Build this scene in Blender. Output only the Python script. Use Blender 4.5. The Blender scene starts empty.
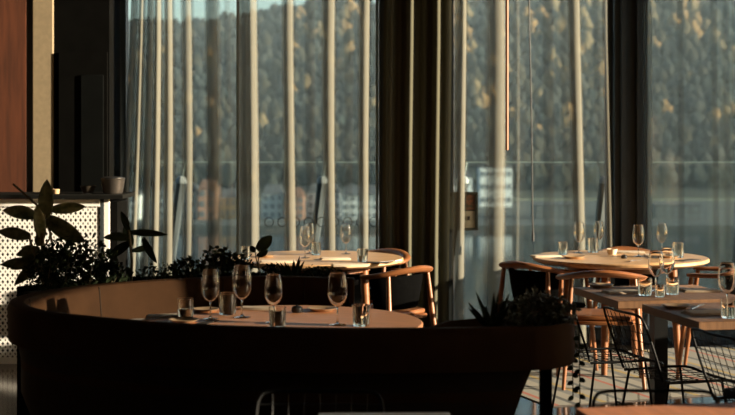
import bpy, bmesh, math, random
from mathutils import Vector, Matrix, noise as mnoise
R = math.radians
random.seed(7)
sc = bpy.context.scene
COL = sc.collection

# ------------------------------------------------------------------ camera
CAM_H, F_PX, HOR = 1.58, 1400.0, 138.0
cam_d = bpy.data.cameras.new('camera'); cam = bpy.data.objects.new('camera', cam_d); COL.objects.link(cam)
cam.location = (0, 0, CAM_H); cam.rotation_euler = (R(90), 0, 0)
cam_d.sensor_fit = 'HORIZONTAL'; cam_d.sensor_width = 36.0
cam_d.lens = 36.0 * F_PX / 735.0
cam_d.shift_y = (HOR - 207.5) / 735.0
cam_d.clip_end = 5000
cam_d.dof.use_dof = True; cam_d.dof.focus_distance = 7.6; cam_d.dof.aperture_fstop = 3.0
sc.camera = cam

# ------------------------------------------------------------------ world, sun, exposure
SUN_DIR = Vector((-0.955, 0.215, -0.20)).normalized()      # the way the light travels
w = bpy.data.worlds.new('sky'); sc.world = w; w.use_nodes = True
nt = w.node_tree; nt.nodes.clear()
wo = nt.nodes.new('ShaderNodeOutputWorld'); bg = nt.nodes.new('ShaderNodeBackground')
sky = nt.nodes.new('ShaderNodeTexSky'); sky.sky_type = 'NISHITA'; sky.sun_disc = False
sky.sun_elevation = R(14); sky.sun_rotation = R(103); sky.air_density = 1.0; sky.dust_density = 0.6; sky.ozone_density = 1.5
bg.inputs[1].default_value = 0.22
nt.links.new(sky.outputs[0], bg.inputs[0]); nt.links.new(bg.outputs[0], wo.inputs[0])
sun_d = bpy.data.lights.new('sun', 'SUN'); sun = bpy.data.objects.new('sun', sun_d); COL.objects.link(sun)
sun_d.energy = 21.0; sun_d.color = (1.0, 0.85, 0.65); sun_d.angle = R(0.6)
sun.rotation_euler = SUN_DIR.to_track_quat('-Z', 'Y').to_euler(); sun.location = (30, -6, 8)
sc.view_settings.view_transform = 'Standard'; sc.view_settings.look = 'None'
sc.view_settings.gamma = 1.0; sc.view_settings.use_curve_mapping = False
sc.view_settings.exposure = 0.0
sc.cycles.transparent_max_bounces = 40
sc.cycles.use_denoising = True
sc.cycles.sample_clamp_indirect = 4.0
sc.cycles.caustics_reflective = False; sc.cycles.caustics_refractive = False

# ------------------------------------------------------------------ helpers
def at(px, py, z):
    """ground-plan point of something at height z that is seen at photo pixel px, py"""
    d = F_PX * (CAM_H - z) / (py - HOR)
    return ((px - 367.5) / F_PX * d, d)
def on(px, d, py):
    """point at distance d seen at px, py"""
    return Vector(((px - 367.5) / F_PX * d, d, CAM_H - (py - HOR) / F_PX * d))

MATS = {}
def mat(name, color, rough=0.5, metal=0.0, spec=0.5, noise=0.0, scale=8.0, stretch=(1, 1, 1), color2=None, bump=0.0, coat=0.0):
    if name in MATS: return MATS[name]
    m = bpy.data.materials.new(name); m.use_nodes = True
    n = m.node_tree.nodes; l = m.node_tree.links; p = n['Principled BSDF']
    p.inputs['Roughness'].default_value = rough; p.inputs['Metallic'].default_value = metal
    p.inputs['Specular IOR Level'].default_value = spec; p.inputs['Coat Weight'].default_value = coat
    c2 = color2 or tuple(c * (1 - noise) for c in color)
    tc = n.new('ShaderNodeTexCoord'); mp = n.new('ShaderNodeMapping'); mp.inputs['Scale'].default_value = stretch
    nz = n.new('ShaderNodeTexNoise'); nz.inputs['Scale'].default_value = scale; nz.inputs['Detail'].default_value = 5
    l.new(tc.outputs['Object'], mp.inputs[0]); l.new(mp.outputs[0], nz.inputs['Vector'])
    r = n.new('ShaderNodeValToRGB'); r.color_ramp.elements[0].position = 0.35; r.color_ramp.elements[1].position = 0.68
    r.color_ramp.elements[0].color = (*c2, 1); r.color_ramp.elements[1].color = (*color, 1)
    l.new(nz.outputs[0], r.inputs[0]); l.new(r.outputs[0], p.inputs['Base Color'])
    if bump:
        b = n.new('ShaderNodeBump'); b.inputs['Strength'].default_value = bump; b.inputs['Distance'].default_value = 0.01
        l.new(nz.outputs[0], b.inputs['Height']); l.new(b.outputs[0], p.inputs['Normal'])
    MATS[name] = m
    return m

def sheer(name, color, alpha, trans=0.45, gather=True):
    m = bpy.data.materials.new(name); m.use_nodes = True
    n = m.node_tree.nodes; l = m.node_tree.links; n.clear()
    o = n.new('ShaderNodeOutputMaterial'); tr = n.new('ShaderNodeBsdfTransparent'); df = n.new('ShaderNodeBsdfDiffuse'); tl = n.new('ShaderNodeBsdfTranslucent')
    a = n.new('ShaderNodeMixShader'); b = n.new('ShaderNodeMixShader')
    tc = n.new('ShaderNodeTexCoord'); mp = n.new('ShaderNodeMapping'); mp.inputs['Scale'].default_value = (1, 1, .04)
    nz = n.new('ShaderNodeTexNoise'); nz.inputs['Scale'].default_value = 60
    mr = n.new('ShaderNodeMapRange'); mr.inputs[3].default_value = alpha - .03; mr.inputs[4].default_value = alpha + .03
    l.new(tc.outputs['Object'], mp.inputs[0]); l.new(mp.outputs[0], nz.inputs['Vector']); l.new(nz.outputs[0], mr.inputs[0])
    df.inputs[0].default_value = (*color, 1); tl.inputs[0].default_value = (*color, 1)
    a.inputs[0].default_value = trans; l.new(df.outputs[0], a.inputs[1]); l.new(tl.outputs[0], a.inputs[2])
    at_ = n.new('ShaderNodeAttribute'); at_.attribute_name = 'gather'      # gathered cloth lies in several layers
    ad = n.new('ShaderNodeMath'); ad.operation = 'MULTIPLY_ADD'; ad.use_clamp = True; ad.inputs[1].default_value = (.84 - alpha) if gather else 0
    l.new(at_.outputs['Fac'], ad.inputs[0]); l.new(mr.outputs[0], ad.inputs[2])
    l.new(ad.outputs[0], b.inputs[0]); l.new(tr.outputs[0], b.inputs[1]); l.new(a.outputs[0], b.inputs[2]); l.new(b.outputs[0], o.inputs[0])
    MATS[name] = m; return m

def paneglass(name, tint, refl=0.05):
    m = bpy.data.materials.new(name); m.use_nodes = True
    n = m.node_tree.nodes; l = m.node_tree.links; n.clear()
    o = n.new('ShaderNodeOutputMaterial'); tr = n.new('ShaderNodeBsdfTransparent'); g = n.new('ShaderNodeBsdfGlossy')
    mx = n.new('ShaderNodeMixShader'); mx.inputs[0].default_value = refl
    tr.inputs[0].default_value = (*tint, 1); g.inputs['Roughness'].default_value = 0.02
    l.new(tr.outputs[0], mx.inputs[1]); l.new(g.outputs[0], mx.inputs[2]); l.new(mx.outputs[0], o.inputs[0])
    MATS[name] = m; return m

def glassmat(name, tint=(1, 1, 1), ior=1.45):
    m = bpy.data.materials.new(name); m.use_nodes = True
    n = m.node_tree.nodes; l = m.node_tree.links; n.clear()
    o = n.new('ShaderNodeOutputMaterial'); g = n.new('ShaderNodeBsdfGlass'); g.inputs['IOR'].default_value = ior
    g.inputs['Roughness'].default_value = 0.0; g.inputs[0].default_value = (*tint, 1)
    l.new(g.outputs[0], o.inputs[0]); MATS[name] = m; return m

class MB:
    def __init__(s): s.v = []; s.f = []
    def add(s, vs, fs):
        k = len(s.v); s.v += [tuple(x) for x in vs]; s.f += [tuple(i + k for i in f) for f in fs]; return s
    def box(s, c, size, rz=0, rx=0, ry=0, taper=1.0):
        m = Matrix.Translation(c) @ Matrix.Rotation(rz, 4, 'Z') @ Matrix.Rotation(ry, 4, 'Y') @ Matrix.Rotation(rx, 4, 'X')
        h = [x / 2 for x in size]; vs = []
        for z in (-1, 1):
            k = taper if z < 0 else 1
            for x, y in ((-1, -1), (1, -1), (1, 1), (-1, 1)): vs.append(m @ Vector((x * h[0] * k, y * h[1] * k, z * h[2])))
        return s.add(vs, [(3, 2, 1, 0), (4, 5, 6, 7), (0, 1, 5, 4), (1, 2, 6, 5), (2, 3, 7, 6), (3, 0, 4, 7)])
    def lathe(s, prof, seg=24, c=(0, 0, 0)):
        vs = []; fs = []; n = len(prof)
        for i in range(seg):
            a = 2 * math.pi * i / seg
            for r, z in prof: vs.append((c[0] + r * math.cos(a), c[1] + r * math.sin(a), c[2] + z))
        for i in range(seg):
            j = (i + 1) % seg
            for k in range(n - 1): fs.append((i * n + k, j * n + k, j * n + k + 1, i * n + k + 1))
        return s.add(vs, fs)
    def tube(s, pts, r, seg=8, closed=False, flat=1.0):
        pts = [Vector(p) for p in pts]; n = len(pts); vs = []; fs = []
        rr = r if isinstance(r, (list, tuple)) else [r] * n
        up = None
        for i, p in enumerate(pts):
            if closed: t = pts[(i + 1) % n] - pts[i - 1]
            else: t = pts[min(i + 1, n - 1)] - pts[max(i - 1, 0)]
            t.normalize()
            if up is None:
                up = Vector((0, 0, 1)) if abs(t.z) < .9 else Vector((1, 0, 0))
            u = t.cross(up)
            if u.length < 1e-5: u = t.orthogonal()
            u.normalize(); vv = u.cross(t).normalized(); up = vv
            for k in range(seg):
                a = 2 * math.pi * k / seg
                vs.append(p + u * math.cos(a) * rr[i] + vv * math.sin(a) * rr[i] * flat)
        m = n if closed else n - 1
        for i in range(m):
            j = (i + 1) % n
            for k in range(seg):
                q = (k + 1) % seg
                fs.append((i * seg + k, i * seg + q, j * seg + q, j * seg + k))
        if not closed:
            fs.append(tuple(range(seg - 1, -1, -1))); fs.append(tuple((n - 1) * seg + k for k in range(seg)))
        return s.add(vs, fs)
    def prism(s, poly, z0, z1):
        n = len(poly); vs = [(x, y, z0) for x, y in poly] + [(x, y, z1) for x, y in poly]
        fs = [tuple(range(n - 1, -1, -1)), tuple(range(n, 2 * n))] + [(i, (i + 1) % n, n + (i + 1) % n, n + i) for i in range(n)]
        return s.add(vs, fs)
    def loft(s, rings, closed_ring=True, closed_path=False, cap=True):
        n = len(rings[0]); m = len(rings); vs = [p for r in rings for p in r]; fs = []
        for i in range(m if closed_path else m - 1):
            j = (i + 1) % m
            for k in range(n if closed_ring else n - 1):
                q = (k + 1) % n; fs.append((i * n + k, j * n + k, j * n + q, i * n + q))
        if cap and closed_ring and not closed_path:
            fs.append(tuple(range(n - 1, -1, -1))); fs.append(tuple((m - 1) * n + k for k in range(n)))
        return s.add(vs, fs)
    def mesh(s, name, smooth=40):
        me = bpy.data.meshes.new(name); me.from_pydata(s.v, [], s.f); me.update()
        bm = bmesh.new(); bm.from_mesh(me); bmesh.ops.recalc_face_normals(bm, faces=bm.faces); bm.to_mesh(me); bm.free()
        if smooth:
            me.polygons.foreach_set('use_smooth', [True] * len(me.polygons))
            me.set_sharp_from_angle(angle=R(smooth))
        return me
    def build(s, name, m, parent=None, bevel=0.0, smooth=40, loc=None, rz=0):
        me = s.mesh(name, smooth); me.materials.append(m)
        o = bpy.data.objects.new(name, me); COL.objects.link(o)
        if parent: o.parent = parent
        if loc is not None: o.location = loc
        if rz: o.rotation_euler = (0, 0, rz)
        if bevel:
            b = o.modifiers.new('bevel', 'BEVEL'); b.width = bevel; b.segments = 2; b.limit_method = 'ANGLE'; b.angle_limit = R(50)
        return o
def tag(o, label=None, cat=None, group=None, kind=None):
    if label: o['label'] = label
    if cat: o['category'] = cat
    if group: o['group'] = group
    if kind: o['kind'] = kind
    return o
def empty(name, loc=(0, 0, 0), rz=0):
    o = bpy.data.objects.new(name, None); COL.objects.link(o); o.location = loc; o.rotation_euler = (0, 0, rz)
    o.empty_display_size = .1; return o
def copy_tree(o, parent=None):
    c = o.copy(); COL.objects.link(c); c.parent = parent
    for ch in list(o.children): copy_tree(ch, c)
    return c
def catmull(pts, per=6):
    out = []; n = len(pts)
    for i in range(n - 1):
        p0, p1, p2, p3 = [Vector(pts[max(0, min(n - 1, k))]) for k in (i - 1, i, i + 1, i + 2)]
        for k in range(per):
            t = k / per
            out.append(.5 * ((2 * p1) + (p2 - p0) * t + (2 * p0 - 5 * p1 + 4 * p2 - p3) * t * t + (3 * p1 - p0 - 3 * p2 + p3) * t ** 3))
    out.append(Vector(pts[-1])); return out

# ------------------------------------------------------------------ materials
M_floor = mat('dark_polished_floor', (.022, .017, .012), rough=.12, spec=.28, noise=.4, scale=3, stretch=(1, 6, 1))
M_ceil = mat('dark_ceiling_paint', (.16, .13, .10), rough=.9, noise=.2)
M_dark = mat('shade_black_brown', (.0032, .0031, .0027), rough=.9, spec=.03, noise=.3)  # recess shade put into this near-black; other dark parts share it
M_wall = mat('dark_plaster', (.17, .13, .095), rough=.9, noise=.3)
M_redwood = mat('red_brown_veneer', (.105, .030, .011), rough=.6, noise=.45, scale=5, stretch=(6, 6, .5))
M_beige = mat('beige_plaster', (.26, .20, .12), rough=.85, noise=.15, scale=30)
M_mull = mat('dark_window_metal', (.040, .050, .053), rough=.45, noise=.2)
M_white = mat('white_powder_coat', (.93, .90, .85), rough=.5, noise=.05)
M_stone = mat('black_stone_top', (.010, .010, .009), rough=.9, spec=.03, noise=.3)
M_leather = mat('tan_leather', (.058, .027, .0115), rough=.75, spec=.06, noise=.22, scale=9, bump=.05)
M_leatherd = mat('shade_dark_leather', (.040, .026, .017), rough=.75, spec=.1, noise=.25, scale=9, bump=.05)  # same leather, darkened for the shaded outside; also seams and post
M_wood = mat('warm_oak', (.62, .37, .18), rough=.42, noise=.28, scale=7, stretch=(1, 9, 1))
M_woodc = mat('oiled_chair_wood', (.25, .092, .032), rough=.34, noise=.3, scale=10, stretch=(1, 1, 4))
M_woodd = mat('walnut_tabletop', (.38, .19, .085), rough=.55, noise=.35, scale=6, stretch=(8, 1, 1))
M_woodo = mat('orange_stained_tabletop', (.62, .235, .10), rough=.55, noise=.25, scale=6, stretch=(8, 1, 1))
M_grey = mat('grey_laminate_tabletop', (.09, .085, .08), rough=.45, noise=.2)
M_blackup = mat('black_upholstery', (.002, .002, .002), rough=.95, spec=.02, noise=.3, scale=40, bump=.1)
M_wire = mat('black_metal_wire', (.008, .008, .008), rough=.5, spec=.25, noise=.2)
M_pad = mat('blue_grey_cushion', (.03, .038, .042), rough=.9, noise=.2)
M_steel = mat('brushed_steel', (.60, .52, .45), rough=.34, metal=1.0, noise=.15)
M_copper = mat('copper_tube', (.42, .16, .08), rough=.5, metal=0.0, noise=.1)
M_blackc = mat('matte_black_ceramic', (.015, .015, .015), rough=.35, noise=.2)
M_plate = mat('tan_stoneware', (.50, .33, .18), rough=.45, noise=.2)
M_napkin = mat('cream_linen', (.72, .58, .42), rough=.95, noise=.12, scale=60)
M_menu = mat('dark_menu_card', (.045, .030, .020), rough=.7, noise=.2)
M_leaf = mat('dark_variegated_leaf', (.26, .24, .11), rough=.55, spec=.4, color2=(.06, .08, .03), scale=26)
M_leaf2 = mat('deep_green_leaf', (.035, .050, .022), rough=.7, spec=.12, noise=.5, scale=14)
M_leaf3 = mat('grey_green_leaf', (.16, .17, .12), rough=.6, noise=.5, scale=14)
M_stem = mat('pale_stem', (.20, .15, .07), rough=.7, noise=.3)
M_soil = mat('dark_soil', (.02, .015, .01), rough=1, noise=.4, scale=40)
M_ring = mat('etched_ring_print', (.045, .05, .05), rough=.8, noise=.1)
M_sheer = sheer('cream_sheer_voile', (.17, .163, .132), .095, .16)
M_drape = sheer('olive_drape', (.085, .082, .058), .96, .02, False)
M_sheerb = sheer('grey_blue_sheer_voile', (.20, .24, .235), .22, .30)
M_side = sheer('sun_dimming_cloth', (.80, .60, .40), .62, .55, False)  # density set by how much sun the added voile should pass
M_side1 = sheer('thin_sun_dimming_cloth', (.80, .60, .40), .25, .55, False)
M_glass = paneglass('tinted_window_glass', (.82, .89, .875), .03)
M_clear = paneglass('clear_side_glass', (.97, .97, .95), .03)
M_bal = paneglass('balustrade_glass', (.90, .94, .95), .035)
M_edge = mat('glass_edge', (.22, .27, .26), rough=.3, noise=.1)
M_goblet = glassmat('wine_glass', (1, .985, .96))
M_tumbler = glassmat('tumbler_glass', (1, .98, .95))
M_waterin = glassmat('drinking_water', (1, .99, .97), 1.33)

# ------------------------------------------------------------------ room shell
FY = 11.0            # window front
XL, XR, YB, CH = -4.2, 3.4, -2.2, 4.3
MB().box(((XL + XR) / 2, (YB + FY) / 2 + .1, -.1), (XR - XL + .6, FY - YB + .6, .2)).build('floor', M_floor)
tag(bpy.data.objects['floor'], 'dark polished floor reflecting the window light', 'floor', kind='structure')
c_ = MB().box(((XL + XR) / 2, (YB + FY) / 2 + .1, CH + .1), (XR - XL + .6, FY - YB + .6, .2)).build('ceiling', M_ceil)
tag(c_, 'dark ceiling above the dining room', 'ceiling', kind='structure')
o = MB().box((XL - .1, (YB + FY) / 2, CH / 2), (.2, FY - YB, CH)).build('wall_left', M_wall)
tag(o, 'dark wall along the left of the dining room', 'wall', kind='structure')
o = MB().box(((XL + XR) / 2, YB - .1, CH / 2), (XR - XL + .4, .2, CH)).build('wall_front', M_wall)
tag(o, 'dark wall at the near end of the dining room', 'wall', kind='structure')
# right wall: unseen, its piers and openings shaped to steer the low sun
wr = MB()
piers = [(YB, 2.85), (3.85, 5.0), (6.15, 6.4), (7.25, 7.35), (10.38, FY + .2)]
for a, b in piers: wr.box((XR + .1, (a + b) / 2, CH / 2), (.2, b - a, CH))
opens = [(2.85, 3.85, .9, 2.9), (5.0, 6.15, .9, 1.93), (6.4, 7.25, .85, 1.5), (7.35, 10.38, .06, 4.0)]  # opening edges follow what the sun should reach inside
for a, b, z0, z1 in opens:
    wr.box((XR + .1, (a + b) / 2, z0 / 2), (.2, b - a, z0)); wr.box((XR + .1, (a + b) / 2, (z1 + CH) / 2), (.2, b - a, CH - z1))
tag(wr.build('wall_right', M_wall), 'unseen dark wall with openings shaped for the sun right of the tables', 'wall', kind='structure')
for i, (a, b, z0, z1) in enumerate(opens):
    wdw = empty('window_%d' % (4 + i), (XR + .1, (a + b) / 2, z0))
    tag(wdw, 'unseen side opening shaped for the sun, %s' % ('nearest the entrance', 'beside the booth', 'beside the square tables', 'beside the round tables')[i], 'window', kind='structure')
    hh, ww = z1 - z0, b - a
    f = MB()
    for sy in (-1, 1): f.box((0, sy * (ww / 2 - .025), hh / 2), (.08, .05, hh))
    f.box((0, 0, .025), (.08, ww - .1, .05)); f.box((0, 0, hh - .025), (.08, ww - .1, .05))
    f.build('window_frame', M_mull, wdw)
    MB().box((0, 0, hh / 2), (.012, ww - .1, hh - .1)).build('pane', M_clear, wdw)

# back wall left of the windows: red veneer, beige pilaster, flush wall coloured as a shaded recess
o = MB().box((-3.30, 10.55, CH / 2), (1.50, .2, CH)).build('wall_back', M_redwood)
tag(o, 'red brown veneered wall behind the counter', 'wall', kind='structure')
s1 = MB().box((-2.525, 10.56, CH / 2), (.05, .2, CH)).build('trim_1', M_mull)
tag(s1, 'dark metal strip between the veneer and the pilaster', 'trim', kind='structure')
ring = []
pil = [(-2.50, 11.0), (-2.50, 10.452), (-2.494, 10.445), (-2.352, 10.445), (-2.344, 10.453), (-2.344, 11.0)]
o = MB().prism(pil, 0, CH).build('trim_2', M_beige)
tag(o, 'beige rounded pilaster catching the sun behind the counter', 'pilaster', kind='structure')
rec = MB(); rec.box((-2.136, 10.73, CH / 2), (.414, .54, CH))
o = rec.build('wall_recess_shade', M_dark); tag(o, 'flat wall blackened as recess shade between pilaster and first window', 'wall', kind='structure')
dr = empty('door_1', (-2.12, 10.445, 0)); tag(dr, 'dark service door in the wall blackened as shade', 'door', kind='structure')
MB().box((0, 0, 1.12), (.36, .028, 2.20)).build('door_leaf', M_dark, dr)
MB().box((.07, -.02, 1.45), (.17, .012, 1.20)).build('door_panel', mat('charcoal_panel', (.004, .0045, .0043), .9, spec=.03, noise=.2), dr, bevel=.004)
MB().tube([(-.15, -.025, .98), (-.15, -.025, 1.16)], .008).build('door_handle', M_mull, dr)

def facade_window(n, x0, x1, joints, label, m=M_glass):
    wdw = empty('window_%d' % n, ((x0 + x1) / 2, FY, 0)); tag(wdw, label, 'window', kind='structure')
    c = (x0 + x1) / 2
    f = MB()
    for x in (x0 + .02, x1 - .02): f.box((x - c, 0, CH / 2), (.04, .12, CH - .02))
    f.box((0, 0, .05), (x1 - x0 - .08, .12, .1)); f.box((0, 0, CH - .06), (x1 - x0 - .08, .12, .1))
    f.build('window_frame', M_mull, wdw)
    xs = [x0 + .04] + joints + [x1 - .04]
    for j in joints: MB().box((j - c, 0, CH / 2), (.022, .05, CH - .22)).build('mullion', M_edge, wdw)
    for a, b in zip(xs[:-1], xs[1:]):
        MB().box(((a + b) / 2 - c, 0, CH / 2), (b - a - .026, .014, CH - .22), ).build('pane', m, wdw)
    return wdw
X = lambda px, d=FY: (px - 367.5) / F_PX * d
facade_window(1, X(122), X(384), [X(238), X(377)], 'tall glazing behind the booth with a row of printed rings')
facade_window(2, X(448), X(611), [], 'tall glazing in the middle behind the framed notice')
facade_window(3, X(641), XR, [], 'tall glazing at the right behind the round table')
o = MB().box(((X(384) + X(448)) / 2, FY + .02, CH / 2), (X(448) - X(384), .34, CH)).build('column_wall', M_dark)
tag(o, 'black structural column hidden behind the olive drape', 'column', kind='structure')
pm = MB(); pm.box(((X(611) + X(641)) / 2, FY, CH / 2), (X(641) - X(611), .3, CH)); pm.box((X(619), FY - .17, CH / 2), (.035, .06, CH)); pm.box((X(634), FY - .17, CH / 2), (.03, .06, CH))
o = pm.build('trim_3', M_mull); tag(o, 'broad dark window post between middle and right glazing', 'window post', kind='structure')

# printed rings on the first window
for k in range(9):
    px = 269 + 13.1 * k; p = on(px, FY - .02, 222)
    pts = [(p.x + .034 * math.cos(a), FY - .012, p.z + .036 * math.sin(a)) for a in [2 * math.pi * i / 20 for i in range(20)]]
    r_ = MB().tube([Vector(q) - Vector((bpy.data.objects['window_1'].location)) for q in pts], .004, 6, closed=True).build('printed_ring', M_ring, bpy.data.objects['window_1'])

# ------------------------------------------------------------------ curtains (real pleats; sun from the right lights their right flanks)
def curtain(name, x0, x1, pleats, m, label, group, yb=10.72, ripple=.004, zt=CH - .14, rip_p=.31, lean=None):
    """pleats: (photo column of the ridge, half width in m, depth in m)"""
    xs = []; N = int((x1 - x0) / .006)
    prof = []; gath = []
    rnd = random.Random(hash(name + label) % 1000 if False else len(label) + int(x0 * 100))
    ph = rnd.random() * 6
    for i in range(N + 1):
        x = x0 + (x1 - x0) * i / N
        y = yb - ripple * (math.sin(2 * math.pi * x / rip_p + ph) + .6 * math.sin(2 * math.pi * x / (rip_p * .43) + 1.7 * ph))
        ov = 0; ga = 0
        for px, hw, dp in pleats:
            c = X(px, yb - dp * .5); t = (x - c) / hw
            if abs(t) < 1:
                b = (.5 + .5 * math.cos(math.pi * t)) ** .8
                y -= .62 * dp * b; ga = max(ga, b ** .5 * min(1, dp / .14))
                ov += .55 * hw * math.sin(math.pi * t) * b      # ridge swells over its own neck
        prof.append((x + ov * .45, y, x)); gath.append(ga)
    zs = [.015, .25, .8, 1.5, 2.3, 3.1, zt]
    vs = []; fs = []
    for zi, z in enumerate(zs):
        for k, (x, y, x_) in enumerate(prof):
            s = 1 + .10 * math.sin(z * 1.3 + x_ * 5)
            dx = (lean(x_, z) if lean else 0) + .012 * math.sin(z * 1.1 + x_ * 3.0 + ph)
            vs.append((x + dx, yb + (y - yb) * s, z))
    n = len(prof)
    for i in range(len(zs) - 1):
        for k in range(n - 1): fs.append((i * n + k, i * n + k + 1, (i + 1) * n + k + 1, (i + 1) * n + k))
    t = empty(name, ((x0 + x1) / 2, yb, 0)); tag(t, label, 'curtain', group)
    b = MB().add([(v[0] - (x0 + x1) / 2, v[1] - yb, v[2]) for v in vs], fs)
    me = bpy.data.meshes.new('fabric'); me.from_pydata(b.v, [], b.f); me.polygons.foreach_set('use_smooth', [True] * len(me.polygons)); me.materials.append(m)
    av = me.attributes.new('gather', 'FLOAT', 'POINT'); av.data.foreach_set('value', gath * len(zs))
    ob = bpy.data.objects.new('fabric', me); COL.objects.link(ob); ob.parent = t
    MB().box((0, 0, zt + .05), (x1 - x0, .05, .05)).build('curtain_track', M_mull, t)
    return t
G = 'sheer curtains along the window front'
YC = 10.72
Xc = lambda px: X(px, YC)
curtain('sheer_curtain', Xc(125), Xc(236), [(131, .045, .16), (139, .04, .18), (148, .04, .16), (156, .04, .20), (167, .05, .15), (186, .06, .12), (212, .07, .13), (228, .03, .04)], M_sheer,
        'cream sheer curtain gathered at its left edge beside the black wall', G, lean=lambda x, z: (-.10 + .045 * z) * max(0, 1 - (x - Xc(125)) / .35))
curtain('sheer_curtain', Xc(237), Xc(382), [(246, .095, .20), (252, .05, .12), (289, .06, .13), (311, .045, .06), (330, .065, .14), (350, .04, .05), (365, .055, .14)], M_sheer,
        'cream sheer curtain with one broad bright fold behind the round booth', G)
curtain('olive_drape', Xc(384), Xc(450), [(391, .03, .06), (400, .025, .03), (410, .035, .15), (424, .03, .05), (436, .035, .15), (446, .03, .03)], M_drape,
        'dark olive heavy drape with two thin sunlit folds covering the column', None, yb=10.70, ripple=.003)
curtain('sheer_curtain', Xc(451), Xc(612), [(460, .06, .14), (495, .09, .13), (515, .03, .04), (548, .05, .06), (566, .04, .06), (577, .065, .15), (600, .04, .04), (608, .03, .08)], M_sheer,
        'cream sheer curtain between the olive drape and the broad window post', G, lean=lambda x, z: (.012 * (1.5 - z)) if x > Xc(560) else 0)
curtain('sheer_curtain', Xc(641), 3.2, [(648, .04, .10), (681, .03, .07), (716, .03, .07), (728, .03, .05), (760, .05, .1)], M_sheerb,
        'grey blue sheer curtain at the far right behind the round table', G)
# unseen voile added over three side openings to dim the sun there
for k, (a, b, z0, z1) in enumerate(opens[:3]):
    t = empty('sun_dimming_voile', (XR - .12, (a + b) / 2, 0)); tag(t, 'added warm voile dimming the sun at the opening %s' % ('nearest the entrance', 'beside the booth', 'beside the square tables')[k], 'curtain', 'added voiles dimming the side sun')
    N = 90; wv = b - a + .08; vs = []; fs = []
    for z in (.1, 1.5, z1 + .1):
        for i in range(N + 1):
            y = -wv / 2 + wv * i / N; vs.append((.035 * math.sin(y * 38), y, z))
    for j in range(2):
        for i in range(N): fs.append((j * (N + 1) + i, j * (N + 1) + i + 1, (j + 1) * (N + 1) + i + 1, (j + 1) * (N + 1) + i))
    MB().add(vs, fs).build('fabric', (M_side1, M_side, M_side)[k], t, smooth=180)

# thin black pull cord in front of the middle sheer
cd = MB().tube([on(528, 10.52, -90), on(529.5, 10.52, 30), on(531.5, 10.52, 120), on(532.5, 10.52, 215), on(533, 10.52, 235)], .006, 6)
cd.tube([on(533, 10.52, 233), on(533, 10.52, 241)], .012, 6)
tag(cd.build('pull_cord', M_wire), 'thin black pull cord hanging down the middle sheer curtain', 'cord')

# framed notice on the middle window
p = on(462, 10.93, 211)
fr = empty('framed_notice', (p.x, 10.93, p.z)); tag(fr, 'small dark framed notice with two cards on the middle window', 'notice')
ff = MB(); wv, hv = .25, .30
for sx in (-1, 1): ff.box((sx * (wv / 2 - .012), 0, 0), (.024, .03, hv))
for sz in (-1, 1): ff.box((0, 0, sz * (hv / 2 - .01)), (wv - .048, .03, .02))
ff.box((0, .008, 0), (wv - .04, .008, hv - .03))
ff.build('frame', mat('dark_green_frame', (.035, .035, .018), .5, noise=.2), fr, bevel=.003)
MB().box((.065, -.004, .068), (.07, .008, .115)).build('picture_card', mat('brown_red_print', (.32, .10, .04), .8, color2=(.05, .05, .02), scale=35), fr)
MB().box((.06, -.004, -.065), (.085, .008, .13)).build('text_card', mat('buff_card', (.58, .50, .34), .9, color2=(.45, .38, .25), scale=18), fr)
MB().box((.05, -.010, -.055), (.02, .003, .03)).build('printed_mark', M_menu, fr)

# slim copper pendant
p = on(507, 9.0, 150)
pd = empty('pendant_lamp', (p.x, 9.0, p.z)); tag(pd, 'slim copper tube pendant hanging in front of the middle sheer curtain', 'pendant lamp')
MB().tube([(0, 0, 0), (0, 0, 1.30)], .0095, 10).build('lamp_tube', M_copper, pd)
MB().tube([(0, 0, -.006), (0, 0, .0)], .0075, 10).build('end_cap', M_wire, pd)
MB().tube([(0, 0, 1.30), (0, 0, CH - p.z - .02)], .002, 6).build('cable', M_wire, pd)
MB().lathe([(0, CH - p.z), (.05, CH - p.z), (.05, CH - p.z - .02), (0, CH - p.z - .022)], 16).build('canopy', M_wire, pd)

# ------------------------------------------------------------------ outside: terrace, water, town, hill
o = MB().box((0.4, 12.1, -.12), (12, 2.0, .2)).build('terrace_slab', mat('terrace_concrete', (.05, .055, .06), .8, noise=.2)); tag(o, 'narrow grey terrace slab outside the windows', 'terrace', kind='structure')
bl = empty('glass_balustrade', (0.4, 13.0, 0)); tag(bl, 'clear glass balustrade with slanted posts along the terrace outside', 'balustrade')
BX = [(-95 + 140.5 * k) for k in range(9)]
for k in range(len(BX) - 1):
    xa, xb = X(BX[k] + 131, 13.0) - .4, X(BX[k + 1] + 131, 13.0) - .4
    MB().box(((xa + xb) / 2, 0, .66), (xb - xa - .02, .012, 1.32)).build('pane', M_bal, bl)
    MB().box(((xa + xb) / 2, 0, 1.355), (xb - xa - .02, .022, .012)).build('top_edge', M_edge, bl)
for k in range(len(BX)):
    x = X(BX[k] + 131, 13.0) - .4
    ps = MB().tube([(x - .10, -.10, -.02), (x + .05, -.05, 1.16)], [.035, .05], 8).build('post', mat('grey_post_metal', (.06, .065, .07), .45, noise=.15), bl)
    MB().lathe([(0, .05), (.03, .045), (.052, .01), (.05, -.02), (0, -.025)], 12, (x + .052, -.05, 1.18)).build('post_cap', mat('dull_white_cap', (.34, .35, .36), .6, noise=.1), ps)
    MB().tube([(x + .06, -.05, 1.22), (x + .085, -.02, 1.35)], .006, 6).build('clamp_rod', M_edge, ps)

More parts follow.
